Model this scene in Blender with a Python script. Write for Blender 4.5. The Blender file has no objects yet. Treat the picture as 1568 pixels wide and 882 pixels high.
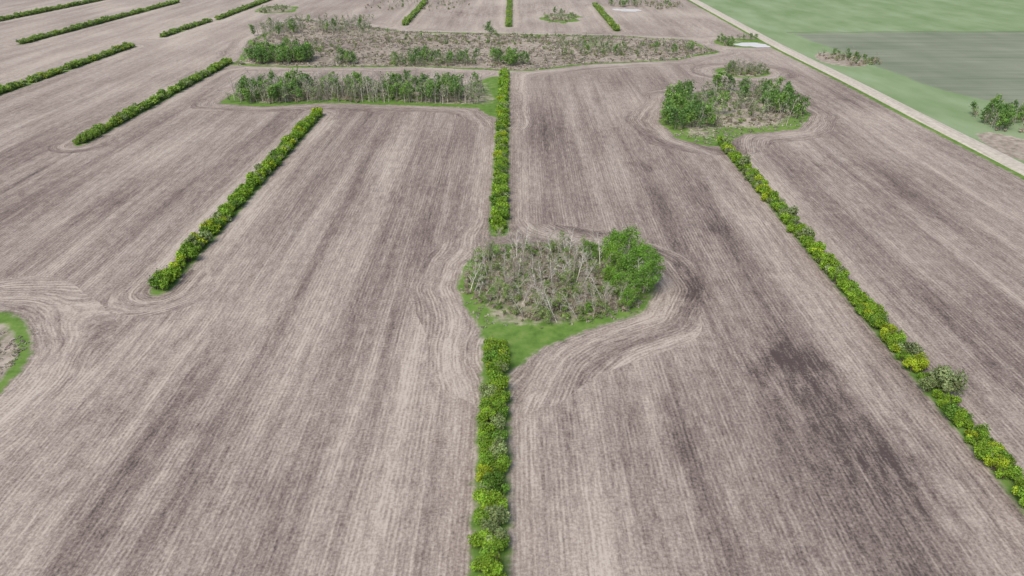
import bpy, math, numpy as np, random
from mathutils import Vector
RS = np.random.RandomState
scene = bpy.context.scene

# ------------------------------------------------------------------ camera, light
cd = bpy.data.cameras.new("camera"); cam = bpy.data.objects.new("camera", cd)
scene.collection.objects.link(cam); scene.camera = cam
cam.location = (0, 0, 80); cam.rotation_euler = (math.radians(60.98), 0, math.radians(0.11))
cd.sensor_width = 36; cd.lens = 24.34; cd.clip_start = 0.5; cd.clip_end = 30000
w = bpy.data.worlds.new("World"); scene.world = w; w.use_nodes = True
nt = w.node_tree; bg = nt.nodes["Background"]
sky = nt.nodes.new("ShaderNodeTexSky"); sky.sky_type = 'NISHITA'; sky.sun_disc = False
SE, SA = 55, 215
sky.sun_elevation = math.radians(SE); sky.sun_rotation = math.radians(SA)
sky.air_density = 1.0; sky.dust_density = 5.0; sky.ozone_density = 1.0
nt.links.new(sky.outputs[0], bg.inputs[0]); bg.inputs[1].default_value = 0.15
sl = bpy.data.lights.new("sun", 'SUN'); sl.energy = 1.5; sl.angle = math.radians(28); sl.color = (1, .96, .88)
so = bpy.data.objects.new("sun", sl); scene.collection.objects.link(so)
d = Vector((math.sin(math.radians(SA)) * math.cos(math.radians(SE)), math.cos(math.radians(SA)) * math.cos(math.radians(SE)), math.sin(math.radians(SE))))
so.rotation_euler = d.to_track_quat('Z', 'Y').to_euler()
scene.view_settings.view_transform = 'Standard'; scene.view_settings.look = 'None'; scene.view_settings.exposure = 0

# ------------------------------------------------------------------ node helper
class NB:
    def __init__(s, name):
        s.mat = bpy.data.materials.new(name); s.mat.use_nodes = True
        s.t = s.mat.node_tree; s.n = s.t.nodes; s.bsdf = s.n["Principled BSDF"]; s.out = s.n["Material Output"]
        s.bsdf.inputs['Roughness'].default_value = 0.95
        s.bsdf.inputs['Specular IOR Level'].default_value = 0.1
    def put(s, sock, v):
        if isinstance(v, (int, float)): sock.default_value = v
        elif isinstance(v, tuple): sock.default_value = v if len(v) == len(sock.default_value) else (*v, 1)
        else: s.t.links.new(v, sock)
    def m(s, op, a, b=0.0, c=0.0, clamp=False):
        n = s.n.new("ShaderNodeMath"); n.operation = op; n.use_clamp = clamp
        s.put(n.inputs[0], a); s.put(n.inputs[1], b); s.put(n.inputs[2], c); return n.outputs[0]
    def comb(s, x, y, z):
        n = s.n.new("ShaderNodeCombineXYZ"); s.put(n.inputs[0], x); s.put(n.inputs[1], y); s.put(n.inputs[2], z); return n.outputs[0]
    def noise(s, v, sc=1.0, det=2.0, r=.5):
        n = s.n.new("ShaderNodeTexNoise"); s.put(n.inputs['Vector'], v); n.inputs['Scale'].default_value = sc
        n.inputs['Detail'].default_value = det; n.inputs['Roughness'].default_value = r; return n.outputs[0]
    def attr(s, nm):
        n = s.n.new("ShaderNodeAttribute"); n.attribute_name = nm; return n
    def mix(s, f, a, b, bt='MIX'):
        n = s.n.new("ShaderNodeMix"); n.data_type = 'RGBA'; n.blend_type = bt
        s.put(n.inputs[0], f); s.put(n.inputs[6], a); s.put(n.inputs[7], b); return n.outputs[2]
    def sm(s, v, a, b):
        n = s.n.new("ShaderNodeMapRange"); n.interpolation_type = 'SMOOTHSTEP'
        s.put(n.inputs[0], v); n.inputs[1].default_value = a; n.inputs[2].default_value = b; return n.outputs[0]
    def ramp(s, f, pts):
        n = s.n.new("ShaderNodeValToRGB"); e = n.color_ramp.elements
        while len(e) < len(pts): e.new(.5)
        for el, (p, c) in zip(e, pts): el.position = p; el.color = (*c, 1)
        s.put(n.inputs[0], f); return n.outputs[0]
    def pos(s):
        g = s.n.new("ShaderNodeNewGeometry"); x = s.n.new("ShaderNodeSeparateXYZ")
        s.t.links.new(g.outputs['Position'], x.inputs[0]); return g.outputs['Position'], x.outputs[0], x.outputs[1]

# ------------------------------------------------------------------ plan of the land (metres)
HEDGES = [(-3.2, 44, -3.4, 118), (-4.0, 176, -4.9, 386), (-3.6, 545, -3.3, 760),
          (-83.6, 143, -84.6, 298), (78.4, 44, 79.4, 257), (-165, 257, -163.5, 411),
          (-249, 270, -244, 462), (-321, 471, -311, 690), (-402, 560, -386, 760),
          (-241, 499, -236, 572), (-233.5, 580, -231, 760), (-82, 552, -82, 700), (74.6, 525, 73.5, 668)]
HR = [2.6, 2.6, 2.2, 2.3, 1.5, 2.2, 2.2, 2., 2., 2., 2., 2., 2.]
CENTRE = [(-13.4,144.5),(-12.3,156.5),(-5.4,168),(7.7,169),(23,165),(32.7,155.5),(34,144.5),(28.8,133),(16,125.7),(6.6,119.4),(0.1,111.4),(-5.4,115),(-6.9,125.7),(-11.1,136.8)]
BLUFF_A = [(-135,319),(-135,343),(-94,354),(-28,350),(-12,376),(-6,376),(-3.5,288),(-9.6,297),(-15,311),(-43.5,316),(-86,319),(-114,314)]
BLUFF_D = [(60.4,289.6),(73,329),(101,345),(127,342),(129,300),(116,277),(92,270.7),(80,256),(74,256),(62.5,266)]
BAND = [(-158,404),(-175.6,486),(-176,589),(-110,549),(-78,524),(-3,513),(70,505),(120,486),(127,444),(97,420),(54,410),(10.4,391),(-9.4,391),(-53,399),(-112,399)]
ELL = [(125,387,15,13), (152,477,19,17), (-117,105,22,27), (38,590,16,22), (-205,640,20,26)]
POLYS = [CENTRE, BLUFF_A, BLUFF_D, BAND]

def sd_poly(X, Y, pts):
    d = np.full(X.shape, 1e18); s = np.ones(X.shape)
    n = len(pts)
    for i in range(n):
        ax, ay = pts[i]; bx, by = pts[i - 1]
        ex, ey = bx - ax, by - ay; wx, wy = X - ax, Y - ay
        t = np.clip((wx * ex + wy * ey) / (ex * ex + ey * ey), 0, 1)
        d = np.minimum(d, (wx - ex * t) ** 2 + (wy - ey * t) ** 2)
        c1 = Y >= ay; c2 = Y < by; c3 = ex * wy > ey * wx
        flip = (c1 & c2 & c3) | (~c1 & ~c2 & ~c3); s = np.where(flip, -s, s)
    return s * np.sqrt(d)
def sd_ell(X, Y, e):
    x, y, a, b = e; k = np.hypot((X - x) / a, (Y - y) / b); return (k - 1) * min(a, b)
def sd_cap(X, Y, h, r):
    ax, ay, bx, by = h; ex, ey = bx - ax, by - ay
    t = np.clip(((X - ax) * ex + (Y - ay) * ey) / (ex * ex + ey * ey), 0, 1)
    return np.hypot(X - ax - ex * t, Y - ay - ey * t) - r
def smin(a, b, k):
    h = np.clip(k - np.abs(a - b), 0, None) / k; return np.minimum(a, b) - h * h * k * .25
def sstep(v, a, b):
    t = np.clip((v - a) / (b - a), 0, 1); return t * t * (3 - 2 * t)
LAT = RS(999).rand(256, 256)
def vnoise(X, Y, f, octv=3, off=0.):
    out = np.zeros(X.shape); amp = 1.; tot = 0.
    for o in range(octv):
        x = X * f + 37.7 * o + off; y = Y * f + 91.3 * o + off * 1.7; xi = np.floor(x).astype(np.int64); yi = np.floor(y).astype(np.int64)
        fx = x - xi; fy = y - yi; fx = fx * fx * (3 - 2 * fx); fy = fy * fy * (3 - 2 * fy)
        q = lambda a, b: LAT[(xi + a) % 256, (yi + b) % 256]
        out += amp * ((q(0, 0) * (1 - fx) + q(1, 0) * fx) * (1 - fy) + (q(0, 1) * (1 - fx) + q(1, 1) * fx) * fy - .5); tot += amp; amp *= .5; f = f * 2.03
    return out / tot      # about -.5 .. .5

def road_x(Y): return np.interp(Y, [-2000, 226, 297, 363, 466, 710, 6000], [178, 176, 174.5, 174, 170.5, 171.5, 172])

# ------------------------------------------------------------------ ground
def grow(a, step, end, f):
    o = []; x = a
    while x < end: x += step; step *= f; o.append(x)
    return o
xs = np.arange(-130, 130.1, 1.0).tolist(); r = grow(130, 1.5, 520, 1.003); r += grow(r[-1], 12, 9000, 1.35)
xs = np.array([-v for v in r[::-1]] + xs + r)
ys = np.array([-v for v in grow(-40, 6, 3000, 1.5)[::-1]] + np.arange(40, 200, 1.0).tolist() + np.arange(200, 420, 1.6).tolist() + np.arange(420, 760, 3).tolist() + grow(760, 6, 14000, 1.3))
GX, GY = np.meshgrid(xs, ys); nx, ny = len(xs), len(ys)
X = GX.ravel(); Y = GY.ravel()
WX = X + vnoise(X, Y, .05, 2, 21) * 5; WY = Y + vnoise(X, Y, .05, 2, 33) * 5
isl = [sd_poly(X, Y, CENTRE)] + [sd_poly(WX, WY, p) for p in POLYS[1:]] + [sd_ell(WX, WY, e) for e in ELL]
hed = [sd_cap(X, Y, h, q) for h, q in zip(HEDGES, HR)]
dI = np.minimum.reduce(isl[:7]); sg = np.minimum(dI, np.minimum.reduce(hed))
rx = road_x(Y)
sg = np.minimum(sg, np.abs(X - rx) - 6.5)
sc = np.full(X.shape, 200.0)
for a in isl[:7]: sc = smin(sc, a, 10)
for a in hed: sc = smin(sc, a, 16)
sc = sc + vnoise(X, Y, .06, 1) * 1.0
dE = np.full(X.shape, 1e9)
for h in HEDGES:
    dE = np.minimum(dE, np.minimum(np.hypot(X - h[0], Y - h[1]), np.hypot(X - h[2], Y - h[3])))
hd = np.minimum(dI, dE + 1) + vnoise(X, Y, .05, 1) * 4
sa = X + vnoise(X, Y, .009, 2, 3) * 2.2
pale = np.zeros(X.shape)
pale = np.maximum(pale, sstep(-isl[3], -2, 10)); 
pale = np.maximum(pale, .8 * sstep(-isl[6], .5, 3.5))
pale = np.maximum(pale, .55 * sstep(-isl[0], 1, 6) * sstep(Y, 124, 130))
pale = np.maximum(pale, .6 * sstep(-isl[2], 2, 12)); pale = np.maximum(pale, .6 * sstep(-isl[4], -1, 5)); pale = np.maximum(pale, .4 * sstep(-isl[5], -1, 5))
pale = np.maximum(pale, .5 * sstep(-isl[1], 2, 8) * sstep(-X, -10, 20))
gn2 = vnoise(X, Y, .05, 3, 8)
pale = pale + gn2 * .55 + sstep(-isl[3], 0, 10) * vnoise(X, Y * 2, .02, 2, 55) * 1.3
sg = np.minimum(sg, np.minimum(isl[7], isl[8]) + vnoise(X, Y, .08, 2) * 12); pale = np.maximum(pale, .6 * sstep(-np.minimum(isl[7], isl[8]), 0, 8))
past = sstep(X - rx, 2, 4)
pale2 = np.maximum(sstep(-sd_ell(WX, WY, (192, 422, 13, 20)), -3, 2), sstep(-sd_ell(WX, WY, (190, 252, 10, 20)), -3, 2))
gray = sstep(-sd_poly(WX, WY, [(197, 515), (600, 535), (3000, 520), (3000, -400), (235, -400), (226, 305), (209, 356), (203, 433)]), -1, 2)
gline = np.exp(-((WY - 520 - (WX - 200) * .03) / 2.0) ** 2) * (X > 195) * .6
dk = np.zeros(X.shape)
for (x, y, a, b, s) in [(55, 111, 12, 13, .85), (60, 88, 17, 20, .6), (-60, 95, 22, 30, .3), (110, 90, 30, 40, .45), (-110, 72, 30, 25, .5), (25, 95, 10, 20, .3),
                        (-114, 467, 22, 15, 1), (60, 190, 20, 50, .3), (110, 220, 25, 40, .45), (-20, 200, 12, 40, .3), (40, 145, 8, 14, .6), (130,330,30,50,.4), (-75, 130, 20, 20, .45), (-45,215,14,30,.35), (40,300,20,50,.25), (-120,200,30,20,.3),
                        (-40, 620, 40, 60, .45), (30, 640, 40, 60, .35), (130, 560, 30, 60, .35), (45,230,14,10,.4), (-38,205,9,14,.4)]:
    dk = np.maximum(dk, s * np.exp(-(((X - x) / a) ** 2 + ((Y - y) / b) ** 2)))
dk = np.clip(dk * (1 + vnoise(X, Y, .09, 4, 77) * 1.8), 0, 1)
dk = np.maximum(dk, .9 * np.exp(-((X + 163.0) / .9) ** 2) * (Y < 256) * (Y > 120))
dk = np.maximum(dk, .8 * np.exp(-((X - 75.6) / .7) ** 2) * (Y < 128))
lf = vnoise(X, Y, .012, 3, 11) * .32 + gn2 * .14 + vnoise(X * 4, Y, .022, 3, 61) * .28

def mesh_quads(name, V, F, mats, attrs={}, col=None, midx=None, smooth=False):
    me = bpy.data.meshes.new(name)
    me.vertices.add(len(V)); me.vertices.foreach_set("co", np.ascontiguousarray(V, dtype=np.float32).ravel())
    me.loops.add(F.size); me.loops.foreach_set("vertex_index", np.ascontiguousarray(F, dtype=np.int32).ravel())
    me.polygons.add(len(F)); me.polygons.foreach_set("loop_start", np.arange(0, F.size, 4, dtype=np.int32))
    me.polygons.foreach_set("loop_total", np.full(len(F), 4, dtype=np.int32))
    for m in mats: me.materials.append(m)
    if midx is not None: me.polygons.foreach_set("material_index", np.ascontiguousarray(midx, dtype=np.int32))
    me.update(calc_edges=True)
    for k, v in attrs.items():
        me.attributes.new(k, 'FLOAT', 'POINT').data.foreach_set("value", np.ascontiguousarray(v, dtype=np.float32))
    if col is not None:
        c = np.ones((len(V), 4), dtype=np.float32); c[:, :3] = col
        me.color_attributes.new("Col", 'FLOAT_COLOR', 'POINT').data.foreach_set("color", c.ravel())
    if smooth: me.shade_smooth()
    return me
def addobj(name, me, parent=None, loc=(0, 0, 0)):
    o = bpy.data.objects.new(name, me); scene.collection.objects.link(o); o.location = loc
    if parent: o.parent = parent
    return o

g = NB("field_soil"); P, PX, PY = g.pos()
a_ = lambda n: g.attr(n).outputs['Fac']
SC, HM, SG, PALE, PAST, PALE2, GRAY, DK, SAA, LF, GL = [a_(k) for k in ("sc", "hd", "sg", "pale", "past", "pale2", "gray", "dk", "sa", "lf", "gline")]
def cen(v, k): return g.m('MULTIPLY', g.m('SUBTRACT', v, .5), k)
def add(*v):
    o = v[0]
    for q in v[1:]: o = g.m('ADD', o, q)
    return o
hm = g.m('LESS_THAN', HM, 13.0)
S = add(g.m('MULTIPLY', SAA, g.m('SUBTRACT', 1, hm)), g.m('MULTIPLY', SC, hm))
n0 = g.noise(g.comb(g.m('MULTIPLY', S, 1.9), g.m('MULTIPLY', PX, .25), g.m('MULTIPLY', PY, .25)), 1, 2, .75)
n1 = g.noise(g.comb(g.m('MULTIPLY', S, .62), g.m('MULTIPLY', PX, .03), g.m('MULTIPLY', PY, .03)), 1, 3, .65)
n2 = g.noise(g.comb(g.m('MULTIPLY', S, .13), g.m('MULTIPLY', PX, .006), g.m('MULTIPLY', PY, .006)), 1, 2, .55)
row = g.m('SINE', g.m('MULTIPLY', S, 2 * math.pi / .78))
gn = g.noise(P, .35, 3, .65)
rown = g.m('MULTIPLY', row, g.m('MULTIPLY', g.sm(n1, .35, .7), .13))
tm = g.m('MULTIPLY', g.m('FRACT', g.m('DIVIDE', S, 13.7)), 13.7)
tl = g.m('MAXIMUM', g.sm(g.m('ABSOLUTE', g.m('SUBTRACT', tm, 3.0)), .45, .15), g.sm(g.m('ABSOLUTE', g.m('SUBTRACT', tm, 5.1)), .45, .15))
tl = g.m('MULTIPLY', tl, g.m('MULTIPLY', g.sm(gn, .40, .65), -.18))
st = add(cen(n0, .85), cen(n1, .62), cen(n2, .95), rown, tl)
st = g.m('MULTIPLY', st, add(.92, g.m('MULTIPLY', hm, .30), g.m('MULTIPLY', g.sm(PY, 250, 500), -.40)))
clod = cen(g.noise(P, 2.0, 2, .8), 1.15)
edge = g.m('MULTIPLY', g.sm(g.m('ABSOLUTE', g.m('SUBTRACT', SC, 3.6)), 3.6, 0.5), .13)
fac = add(.525, st, LF, cen(gn, .45), clod, edge, g.m('MULTIPLY', g.sm(PY, 200, 600), .13))  # last term lightens soil with distance: haze painted into the ground colour
dkn = g.m('MULTIPLY', DK, g.sm(add(g.noise(g.comb(g.m('MULTIPLY', S, .4), g.m('MULTIPLY', PX, .12), g.m('MULTIPLY', PY, .12)), 1, 4, .7), g.m('MULTIPLY', DK, .12)), .34, .78))
fac = g.m('SUBTRACT', fac, g.m('MULTIPLY', dkn, .56))
fcol = g.ramp(fac, [(0.0, (.088, .070, .066)), (.35, (.225, .186, .166)), (.6, (.335, .288, .255)), (.95, (.50, .45, .395))])
grass = g.ramp(add(.5, cen(gn, 1.1), g.m('MULTIPLY', LF, .8)), [(.15, (.07, .135, .028)), (.5, (.13, .235, .05)), (.9, (.22, .30, .09))])
straw = g.ramp(add(.5, cen(gn, 1.6), LF), [(.1, (.17, .147, .11)), (.45, (.32, .28, .235)), (.9, (.50, .45, .38))])
palef = g.sm(add(PALE, cen(gn, .8)), .3, .7)
gcol = g.mix(palef, grass, straw)
bare = g.m('MULTIPLY', dkn, g.sm(SG, 0, -8))
gcol = g.mix(bare, gcol, (.25, .20, .185))
gm = g.sm(add(SG, cen(gn, 3.4)), .9, -.7)
col = g.mix(gm, fcol, gcol)
pn = g.noise(g.comb(g.m('MULTIPLY', PX, .05), g.m('MULTIPLY', PY, .02), 0.), 1, 3, .6)
pcol = g.ramp(add(pn, g.m('MULTIPLY', LF, .5)), [(.3, (.18, .27, .125)), (.7, (.275, .36, .215))])
gy = g.noise(g.comb(g.m('MULTIPLY', PX, .012), g.m('MULTIPLY', PY, .16), 0.), 1, 3, .7)
gycol = g.ramp(add(gy, LF), [(.25, (.165, .20, .14)), (.7, (.27, .295, .225))])
pcol = g.mix(GRAY, pcol, gycol)
pcol = g.mix(GL, pcol, (.11, .13, .09))
pcol = g.mix(g.sm(add(PALE2, cen(gn, 1.0)), .4, .6), pcol, straw)
col = g.mix(PAST, col, pcol)
g.put(g.bsdf.inputs['Base Color'], col)

i = np.arange(nx * ny).reshape(ny, nx)
F = np.stack([i[:-1, :-1], i[:-1, 1:], i[1:, 1:], i[1:, :-1]], -1).reshape(-1, 4)
me = mesh_quads("ground", np.stack([X, Y, 0 * X], 1), F, [g.mat], dict(sc=sc, hd=hd, sg=sg, pale=pale, past=past, pale2=pale2, gray=gray, dk=dk, sa=sa, lf=lf, gline=gline))
addobj("ground", me)

# ------------------------------------------------------------------ road, ponds
rm = NB("gravel"); P, PX, PY = rm.pos()
n = rm.noise(P, .6, 3, .6); n2 = rm.noise(rm.comb(rm.m('MULTIPLY', PX, 1.5), rm.m('MULTIPLY', PY, .03), 0.), 1, 2)
rm.put(rm.bsdf.inputs['Base Color'], rm.ramp(rm.m('MULTIPLY', rm.m('ADD', n, n2), .5), [(.35, (.40, .37, .31)), (.65, (.62, .58, .51))]))
yy = np.concatenate([np.arange(-400, 900, 5.0), np.arange(900, 6000, 60.0)]); rxx = road_x(yy)
k = np.ones(9) / 9; rxs = np.convolve(np.pad(rxx, 4, 'edge'), k, 'valid')
offs = [(-4.2, -.02), (-2.9, .28), (0, .36), (2.9, .28), (4.2, -.02)]
V = np.concatenate([np.stack([rxs + o, yy, np.full(len(yy), z)], 1) for o, z in offs]); L = len(yy)
F = np.concatenate([np.stack([np.arange(L - 1) + j * L, np.arange(L - 1) + (j + 1) * L, np.arange(1, L) + (j + 1) * L, np.arange(1, L) + j * L], 1) for j in range(4)])
addobj("gravel_road", mesh_quads("gravel_road", V, F, [rm.mat], smooth=True))

wm = NB("water"); wm.bsdf.inputs['Base Color'].default_value = (.74, .74, .73, 1); wm.bsdf.inputs['Roughness'].default_value = .3  # near-white base colour stands in for bright sky reflected on the water
wm.bsdf.inputs['Specular IOR Level'].default_value = .5
def pond(cx, cy, a, bb, seed):
    r = RS(seed); th = np.linspace(0, 2 * np.pi, 60, endpoint=False)
    rad = 1 + .14 * np.sin(2 * th + r.rand() * 6) + .12 * np.sin(3 * th + r.rand() * 6) + .07 * np.sin(7 * th + r.rand() * 6)
    me = bpy.data.meshes.new("pond"); me.from_pydata([(cx + a * q * math.cos(t), cy + bb * q * math.sin(t), .03) for q, t in zip(rad, th)], [], [list(range(60))])
    me.materials.append(wm.mat); addobj("pond", me)
pond(155, 470, 9.5, 9, 1); pond(98, 638, 11, 9, 2)

# ------------------------------------------------------------------ vegetation
def vegmat(name, trans):
    q = NB(name); c = q.attr("Col").outputs['Color']
    q.put(q.bsdf.inputs['Base Color'], c); q.bsdf.inputs['Roughness'].default_value = .7
    if trans:
        tr = q.n.new("ShaderNodeBsdfTranslucent"); q.put(tr.inputs[0], c)
        mx = q.n.new("ShaderNodeMixShader"); mx.inputs[0].default_value = trans
        q.t.links.new(q.bsdf.outputs[0], mx.inputs[1]); q.t.links.new(tr.outputs[0], mx.inputs[2]); q.t.links.new(mx.outputs[0], q.out.inputs[0])
    return q.mat
LEAF = vegmat("leaf", .4); BARK = vegmat("bark", 0)

def unit(v): return v / (np.linalg.norm(v, axis=1, keepdims=True) + 1e-9)
def leaves(r, C, size, col, var=.28, outc=None):
    n = len(C); nr = unit(r.randn(n, 3) + np.array([0, 0, .7]) + (0 if outc is None else unit(C - outc) * .8))
    u = unit(np.cross(nr, r.randn(n, 3))); v = np.cross(nr, u)
    a = (size * (.6 + .8 * r.rand(n)))[:, None]; bq = a * (.55 + .3 * r.rand(n))[:, None]
    V = np.stack([C + u * a, C + v * bq, C - u * a, C - v * bq], 1).reshape(-1, 3)
    F = np.arange(4 * n).reshape(n, 4)
    cc = col if np.ndim(col) == 2 else np.tile(np.array(col), (n, 1))
    cc = cc * (1 + var * (r.rand(n, 1) * 2 - 1)) * (1 + .05 * r.randn(n, 3))
    return V, F, np.repeat(np.clip(cc, .005, 2), 4, 0), np.zeros(n, int)
def segs(r, S, col, var=.2):
    S = np.array(S); n = len(S); p0, p1, r0, r1 = S[:, :3], S[:, 3:6], S[:, 6:7], S[:, 7:8]
    d = unit(p1 - p0); ref = np.where(np.abs(d[:, 2:3]) > .9, [[1., 0, 0]], [[0, 0, 1.]]); u = unit(np.cross(d, ref)); v = np.cross(d, u)
    vs = []
    for p, rr in ((p0, r0), (p1, r1)):
        for k in range(3):
            a = k * 2 * math.pi / 3; vs.append(p + (u * math.cos(a) + v * math.sin(a)) * rr)
    V = np.stack(vs, 1).reshape(-1, 3); base = (np.arange(n) * 6)[:, None]
    F = np.concatenate([base + np.array([[k, (k + 1) % 3, (k + 1) % 3 + 3, k + 3]]) for k in range(3)])
    cc = np.tile(np.array(col), (n, 1)) * (1 + var * (r.rand(n, 1) * 2 - 1))
    return V, F, np.repeat(cc, 6, 0), np.ones(len(F), int)
def join(parts):
    o = 0; Vs, Fs, Cs, Ms = [], [], [], []
    for V, F, C, M in parts:
        Vs.append(V); Fs.append(F + o); Cs.append(C); Ms.append(M); o += len(V)
    return np.concatenate(Vs), np.concatenate(Fs), np.concatenate(Cs), np.concatenate(Ms)
def place(g_, x, y, s=1., rz=0., sz=None, tilt=(0, 0)):
    V, F, C, M = g_; c, sn = math.cos(rz), math.sin(rz); sz = sz or s
    x2 = (V[:, 0] * c - V[:, 1] * sn) * s + V[:, 2] * tilt[0]; y2 = (V[:, 0] * sn + V[:, 1] * c) * s + V[:, 2] * tilt[1]
    return np.stack([x2 + x, y2 + y, V[:, 2] * sz], 1), F, C, M
def vegobj(name, geo, parent=None):
    V, F, C, M = geo
    return addobj(name, mesh_quads(name, V, F, [LEAF, BARK], col=C, midx=M), parent)

def bush(seed, R, H, n, ls, col, bark=(.20, .17, .13), tw=14, nl=9):
    r = RS(seed); lob = []
    for i in range(nl):
        a = r.rand() * 6.28; q = R * .62 * math.sqrt(r.rand()); z = H * (.35 + .4 * r.rand()) * (1 - .25 * q / R)
        lob.append((q * math.cos(a), q * math.sin(a), z, R * (.32 + .25 * r.rand())))
    lob = np.array(lob); idx = r.randint(0, nl, n); dirs = unit(r.randn(n, 3)); rad = r.rand(n) ** .45
    C = lob[idx, :3] + dirs * (lob[idx, 3] * rad)[:, None] * np.array([1, 1, .9 * H / (2.0 * R) + .25])
    C[:, 2] = np.abs(C[:, 2]) + .05
    cc = np.array(col)[None] * (1 + .16 * r.randn(nl, 1))[idx]
    parts = [leaves(r, C, ls, cc, .25, np.array([0, 0, H * .3]))]
    S = []
    for i in range(tw):
        a = r.rand() * 6.28; q = R * .8 * r.rand(); S.append((0.2 * math.cos(a), .2 * math.sin(a), 0, q * math.cos(a), q * math.sin(a), H * (.6 + .45 * r.rand()), .05, .012))
    parts.append(segs(r, S, bark)); return join(parts)

COLS = [((.29, .47, .055), .44), ((.235, .41, .055), .22), ((.42, .54, .05), .12), ((.17, .32, .055), .08), ((.31, .40, .17), .14)]
HB = {}
for lod, (nL, ls) in {0: (1400, .15), 1: (560, .22), 2: (160, .42)}.items():
    HB[lod] = [bush(100 + k, 1.75, 3.0, nL, ls, (1, 1, 1), nl=8 + k % 4, tw=12 if lod < 2 else 3) for k in range(5)]
def pick(r):
    q = r.rand(); a = 0
    for c, p in COLS:
        a += p
        if q < a: return np.array(c)
    return np.array(COLS[0][0])
def tintgeo(geo, t):
    V, F, C, M = geo; C = C.copy(); nv_leaf = (M == 0).sum() * 4; C[:nv_leaf] *= t; return V, F, C, M
def hedge(h, seed, s=1.0, sparse=0.0, wide=1.1, mute=0.0):
    r = RS(seed); x0, y0, x1, y1 = h; L = math.hypot(x1 - x0, y1 - y0); parts = []; t = 0; gap = 0
    while t < L:
        y = y0 + (y1 - y0) * t / L; lod = 0 if y < 135 else (1 if y < 300 else 2)
        if mute and gap <= 0 and r.rand() < .02: gap = r.randint(1, 4)
        gap -= 1
        if r.rand() > sparse and gap < 0:
            k = (1 if r.rand() < .2 else 2)
            c = pick(r)
            for j in range(k):
                o = (r.rand() - .5) * .6 + (0 if k == 1 else (j - .5) * 2 * wide * .8)
                x = x0 + (x1 - x0) * t / L + o; q = s * (.72 + .5 * r.rand())
                cj = c if r.rand() < .5 else pick(r)
                cj = cj * (1 - mute) + np.array((.27, .37, .15)) * mute  # far hedges fade to grey-green, distance haze mixed into the leaf colour
                parts.append(place(tintgeo(HB[lod][r.randint(5)], cj), x, y + (r.rand() - .5) * 1.2, q, r.rand() * 6.28, q * (.75 + .45 * r.rand())))
        t += 1.6 * s
    return join(parts)
SC_ = [1.05, 1.05, 1.0, 1.15, .95, 1.15, 1.1, 1.1, 1.1, 1.0, 1.0, 1.05, 1.05]
MU = [0, .1, .5, .1, .05, .35, .45, .6, .6, .6, .6, .5, .5]
OL = (.30, .37, .18)
for k, h in enumerate(HEDGES):
    geo = hedge(h, 50 + k, SC_[k], .08 if k == 4 else 0, mute=MU[k] if MU[k] > .3 else 0)
    if k == 4:
        extra = [place(tintgeo(HB[0][1], OL), 81, 104.5, 1.75, 1, 1.9), place(tintgeo(HB[0][2], OL), 80, 115, 1.1, 2, 1.5),
                 place(tintgeo(HB[1][2], OL), 79.5, 171, 1.1, 2, 1.6), place(tintgeo(HB[1][3], OL), 80.5, 186, 1.2, 2, 1.5), place(tintgeo(HB[1][3], OL), 79, 228, 1.3, 2, 2.1)]
        geo = join([geo] + extra)
    vegobj("caragana_hedge", geo)

def tree(seed, H, lod=0, leaf=0, lcol=(.1, .17, .03), bark=(.36, .33, .28), tw=1.0, ls=.22, r0=.13, lsz=.75, rnd=False, tr=.022):
    r = RS(seed); S = []; tips = []
    p = np.array([0., 0, 0]); d = np.array([r.randn() * .06, r.randn() * .06, 1.]); pts = [p]
    ns = 5; TH = H * (.86 if rnd else 1)
    for k in range(ns):
        d = d + np.array([r.randn(), r.randn(), 0]) * .07; d /= np.linalg.norm(d); p = p + d * TH / ns; pts.append(p)
    rad = lambda f: r0 * (1 - .85 * f) + .012
    for k in range(ns): S.append((*pts[k], *pts[k + 1], rad(k / ns), rad((k + 1) / ns)))
    nb = int((16 if lod == 0 else 9) * tw)
    for k in range(nb):
        f = .28 + .7 * (k + r.rand()) / nb; q = f * ns; i0 = min(int(q), ns - 1); b0 = pts[i0] + (pts[i0 + 1] - pts[i0]) * (q - i0)
        a = r.rand() * 6.28; L = H * (.12 + .2 * r.rand()) * (1.15 - .6 * f); up = .5 + .9 * r.rand()
        if rnd: L = H * (.16 + .16 * r.rand()) * math.sin(math.pi * min(1, .15 + .95 * (f - .2))) ** .6 * 1.1; up = .1 + 1.0 * f * r.rand()
        dd = np.array([math.cos(a), math.sin(a), up]); dd /= np.linalg.norm(dd)
        m = b0 + dd * L * .5; dd2 = dd + np.array([0, 0, .35]) + r.randn(3) * .12; e = m + dd2 / np.linalg.norm(dd2) * L * .5
        rb = rad(f) * .55; S.append((*b0, *m, rb, rb * .6)); S.append((*m, *e, rb * .6, .012)); tips += [m, e]
        for _ in range(4 if lod == 0 else 2):
            t0 = b0 + (e - b0) * (.3 + .6 * r.rand()); t1 = t0 + (dd + r.randn(3) * .6) * L * .35; S.append((*t0, *t1, tr, tr * .4)); tips.append(t1)
    tips.append(pts[-1]); parts = []
    if leaf:
        tips = np.array(tips); nt_ = len(tips); idx = r.randint(0, nt_, leaf)
        C = tips[idx] + unit(r.randn(leaf, 3)) * (r.rand(leaf, 1) ** .6) * lsz * (H / 10)
        C[:, 2] = np.maximum(C[:, 2], .2)
        cc = np.array(lcol)[None] * (1 + .2 * r.randn(nt_, 1))[idx]
        parts.append(leaves(r, C, ls, cc, .25, np.array([0, 0, H * .4])))
    parts.append(segs(r, S, bark)); return join(parts)

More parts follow.
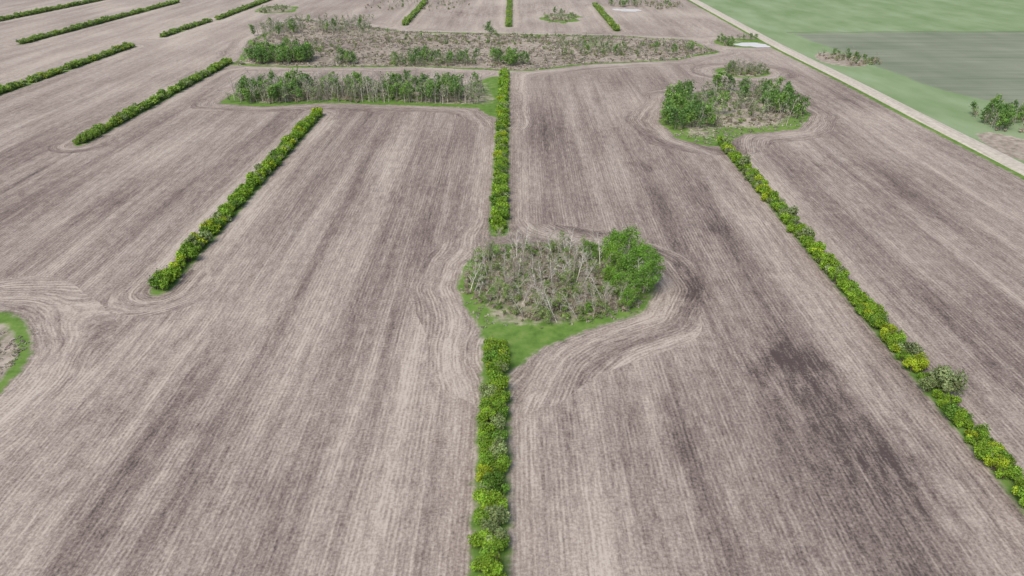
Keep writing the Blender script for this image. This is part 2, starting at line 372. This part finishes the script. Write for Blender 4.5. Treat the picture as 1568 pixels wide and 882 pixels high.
BAREC = [(.62, .58, .53), (.52, .47, .41), (.74, .71, .66), (.44, .39, .34)]
bare_me = []; leafy_me = []; thin_me = []
def tomesh(nm, geo): V, F, C, M = geo; return mesh_quads(nm, V, F, [LEAF, BARK], col=C, midx=M)
for k in range(8): bare_me.append(tomesh("bare_aspen", tree(200 + k, 8.0 + (k % 4) * .7, bark=BAREC[k % 4], r0=.14, tr=.032)))
for k in range(5): leafy_me.append(tomesh("aspen", tree(300 + k, 10, leaf=2600, lcol=[(.20, .39, .06), (.25, .44, .07), (.21, .40, .075)][k % 3], ls=.18, tw=1.3, lsz=.95, bark=(.66,.63,.57), r0=.18, rnd=True)))
for k in range(5): thin_me.append(tomesh("budding_aspen", tree(330 + k, 6.0, leaf=600, lcol=(.28, .40, .13), ls=.15, tw=1.0, lsz=.8, bark=(.5, .46, .4), r0=.08, rnd=True)))
def inpoly(x, y, p): return sd_poly(np.array([x]), np.array([y]), p)[0]
r = RS(11)
TREEPOLY = [(-12,142),(-11.5,155),(-5,166),(7,167),(22,163),(31,154),(32.5,144),(27.5,135),(20,130),(8,128),(-2,131),(-8,137)]
def scatter(n, poly, mind, rr, cond=None):
    out = []; xs_ = [p[0] for p in poly]; ys_ = [p[1] for p in poly]; tries = 0
    while len(out) < n and tries < 20000:
        tries += 1; x = rr.uniform(min(xs_), max(xs_)); y = rr.uniform(min(ys_), max(ys_))
        if inpoly(x, y, poly) > -.3: continue
        if cond and rr.rand() > cond(x, y): continue
        if all((x - a) ** 2 + (y - b_) ** 2 > mind * mind for a, b_ in out): out.append((x, y))
    return out
def inst(name, me, x, y, s, tilt, rr):
    o = addobj(name, me, None, (x, y, -.05)); o.scale = (s, s, s * rr.uniform(.9, 1.15)); o.rotation_euler = (rr.randn() * tilt, rr.randn() * tilt, rr.rand() * 6.28)
for x, y in scatter(185, TREEPOLY, 1.35, r, lambda x, y: 1.0 if x < 22 else .5): inst("bare_aspen_tree", bare_me[r.randint(8)], x, y, r.uniform(.4, .9), .24, r)
for x, y in scatter(46, TREEPOLY, 2.6, r, lambda x, y: 1. if (x > 10 or y < 138) else .25): inst("budding_aspen_tree", thin_me[r.randint(5)], x, y, r.uniform(.45, .9), .1, r)
for x, y, s in [(27.5, 138, .7), (30.5, 142, .9), (28, 146, 1.0), (31.5, 150, .95), (25.5, 151, .9), (29, 155, 1.05), (24.5,158,.85), (32,146,.85), (20, 159, .6), (23, 146, .6), (-9, 146, .35), (-5, 139, .35), (26, 134.5, .5), (17,133,.35), (8,134,.3), (22,140,.5), (25, 141.5, .65), (27, 162, .7)]:
    inst("aspen_tree", leafy_me[r.randint(5)], x, y, s, .05, r)
UB = [bush(400 + k, 1.1, 1.5, 130, .16, (1, 1, 1), bark=(.5, .45, .39), tw=24, nl=6) for k in range(4)]
UC = [(.28, .41, .12), (.22, .36, .09), (.42, .38, .29), (.48, .43, .35), (.40, .36, .27), (.33, .39, .17)]
def under(n, poly, seed, s0=.6, s1=1.2, mind=.9, cols=UC):
    rr = RS(seed); parts = []
    for x, y in scatter(n, poly, mind, rr):
        q = rr.uniform(s0, s1); parts.append(place(tintgeo(UB[rr.randint(4)], cols[rr.randint(len(cols))]), x, y, q, rr.rand() * 6.28, q * rr.uniform(.7, 1.2)))
    return join(parts)
vegobj("undergrowth", under(400, TREEPOLY, 21))

DB = [tree(500 + k, 9, lod=1, bark=[(.42,.39,.35), (.54,.51,.46), (.36,.33,.295)][k % 3], r0=.16, tr=.06) for k in range(5)]
DL = [tree(520 + k, 9, lod=1, leaf=420, lcol=(1, 1, 1), ls=.36, lsz=1.3, tw=1.5, rnd=True) for k in range(4)]
DT = [tree(540 + k, 7, lod=1, leaf=130, lcol=(1, 1, 1), ls=.32, lsz=1.1, tr=.05, rnd=True) for k in range(4)]
GREENS = [(.20, .36, .10), (.25, .42, .11), (.18, .32, .10)]
def grove(poly, nb, nt2, nlf, seed, s=(.7, 1.15), lcond=None, nund=0, mind=1.6, tc=(.30, .37, .20)):
    rr = RS(seed); parts = []
    for n_, P_, cnd in ((nb, DB, None), (nt2, DT, None), (nlf, DL, lcond)):
        for x, y in scatter(n_, poly, mind, rr, cnd):
            q = rr.uniform(*s); gq = P_[rr.randint(len(P_))]
            if P_ is DL: gq = tintgeo(gq, GREENS[rr.randint(3)])
            if P_ is DT: gq = tintgeo(gq, tc)
            parts.append(place(gq, x, y, q, rr.rand() * 6.28, q * rr.uniform(.9, 1.15), tilt=(rr.randn() * .06, rr.randn() * .06)))
    if nund: parts.append(under(nund, poly, seed + 1, .8, 1.7, 1.2))
    vegobj("tree_grove", join(parts))
def box(x0, x1, y0, y1):
    c, d_, a, b = (x0 + x1) / 2, (y0 + y1) / 2, (x1 - x0) / 2, (y1 - y0) / 2
    return [(c + a * 1.05 * math.copysign(abs(math.cos(t)) ** .6, math.cos(t)), d_ + b * 1.05 * math.copysign(abs(math.sin(t)) ** .6, math.sin(t))) for t in np.linspace(0, 2 * math.pi, 14, endpoint=False)]
ATREE = [(-131,320),(-131,342),(-94,350),(-60,346),(-28,345),(-14,338),(-16,316),(-43,318),(-86,321),(-114,317)]
grove(ATREE, 300, 150, 70, 31, (.7, 1.1), lambda x, y: 1. if (x < -116 or -112 < x < -98 or -60<x<-52 or -38 < x < -25) else .15, 160)
ringD = lambda x, y: 1.0 if (x < 82 or x > 114) else (.5 if y > 335 else .04)
grove([(62,285),(72,326),(100,342),(126,340),(126,300),(114,281),(104,288),(84,280),(66,274)], 80, 50, 75, 33, (.6, 1.1), ringD, 90)
grove([(113,384),(118,396),(128,398),(138,392),(138,382),(128,376),(116,377)], 60, 40, 4, 35, (.45, .75), None, 50)
grove(box(-154, -118, 406, 432), 30, 40, 55, 37, (.6, 1.05), None, 40)
grove(box(-182, -152, 500, 545), 90, 35, 6, 39, (.6, 1.0)); grove(box(-142, -104, 508, 545), 90, 35, 3, 41, (.6, 1.0))
grove(box(-102, -88, 403, 414), 5, 8, 7, 43, (.5, .8)); grove(box(-70, -20, 400, 425), 60, 65, 25, 45, (.45, .85), None, 40)
grove(box(-13, 8, 398, 420), 8, 14, 18, 47, (.6, 1.0), None, 10); grove(box(20, 112, 430, 470), 80, 70, 14, 49, (.35, .75), None, 80)
grove(box(-20, -12, 508, 522), 5, 4, 3, 51, (.6, .9)); grove(box(135, 144, 462, 492), 12, 18, 8, 53, (.3, .6), None, 12); grove(box(150, 166, 489, 499), 12, 15, 3, 54, (.3, .5))
grove(box(182, 212, 403, 440), 12, 20, 8, 55, (.3, .55), None, 45); grove([(192,274),(196,300),(214,304),(232,300),(232,278),(210,270)], 35, 28, 35, 57, (.5, .9), None, 40)
grove(box(85, 120, 655, 675), 40, 30, 5, 59, (.5, .8)); grove(box(25, 50, 570, 610), 30, 25, 2, 61, (.4, .7), None, 20); grove(box(-175,-110,560,590), 40, 35, 2, 62, (.4,.7))
grove(box(-90, 60, 470, 505), 30, 60, 6, 64, (.3, .5), None, 140); grove(box(-215, -195, 620, 655), 20, 25, 2, 65, (.4, .6), None, 20)
grove(box(-170, -100, 440, 490), 15, 30, 4, 66, (.3, .55), lambda x, y: 1, 60); grove(box(-130, -40, 635, 700), 40, 40, 4, 67, (.3, .6), None, 30); grove(box(120, 150, 640, 700), 20, 25, 4, 68, (.3, .6), None, 30)

def tufts(poly, n, seed, s, name):
    rr = RS(seed); P_ = np.array(poly); lo, hi = P_.min(0), P_.max(0)
    q = rr.rand(n * 3, 2) * (hi - lo) + lo; q = q[sd_poly(q[:, 0], q[:, 1], poly) < -.5][:n]
    cl = np.sin(q[:, 0] * .11 + 1) * np.sin(q[:, 1] * .13) + rr.randn(len(q)) * .5; q = q[cl > -.3]
    m = 7; C = np.repeat(np.concatenate([q, np.zeros((len(q), 1))], 1), m, 0); C += rr.randn(len(C), 3) * s * np.array([.5, .5, .0]); C[:, 2] = s * .35 * rr.rand(len(C)) + .1
    pal = np.array([(.45, .41, .36), (.37, .33, .29), (.28, .30, .18), (.54, .50, .43)]); cc = np.repeat(pal[rr.randint(0, 4, len(q))], m, 0)
    vegobj(name, leaves(rr, C, s * .45, cc, .2))
tufts(BAND, 6000, 71, 1.2, "slough_reeds"); tufts(CENTRE[:9] + CENTRE[12:], 900, 72, .5, "dead_grass")
tufts([(-138,85),(-101,85),(-98,108),(-101,126),(-116,130),(-138,126)], 900, 73, .5, "dead_grass")
tufts(BLUFF_D, 900, 74, .8, "dead_grass")
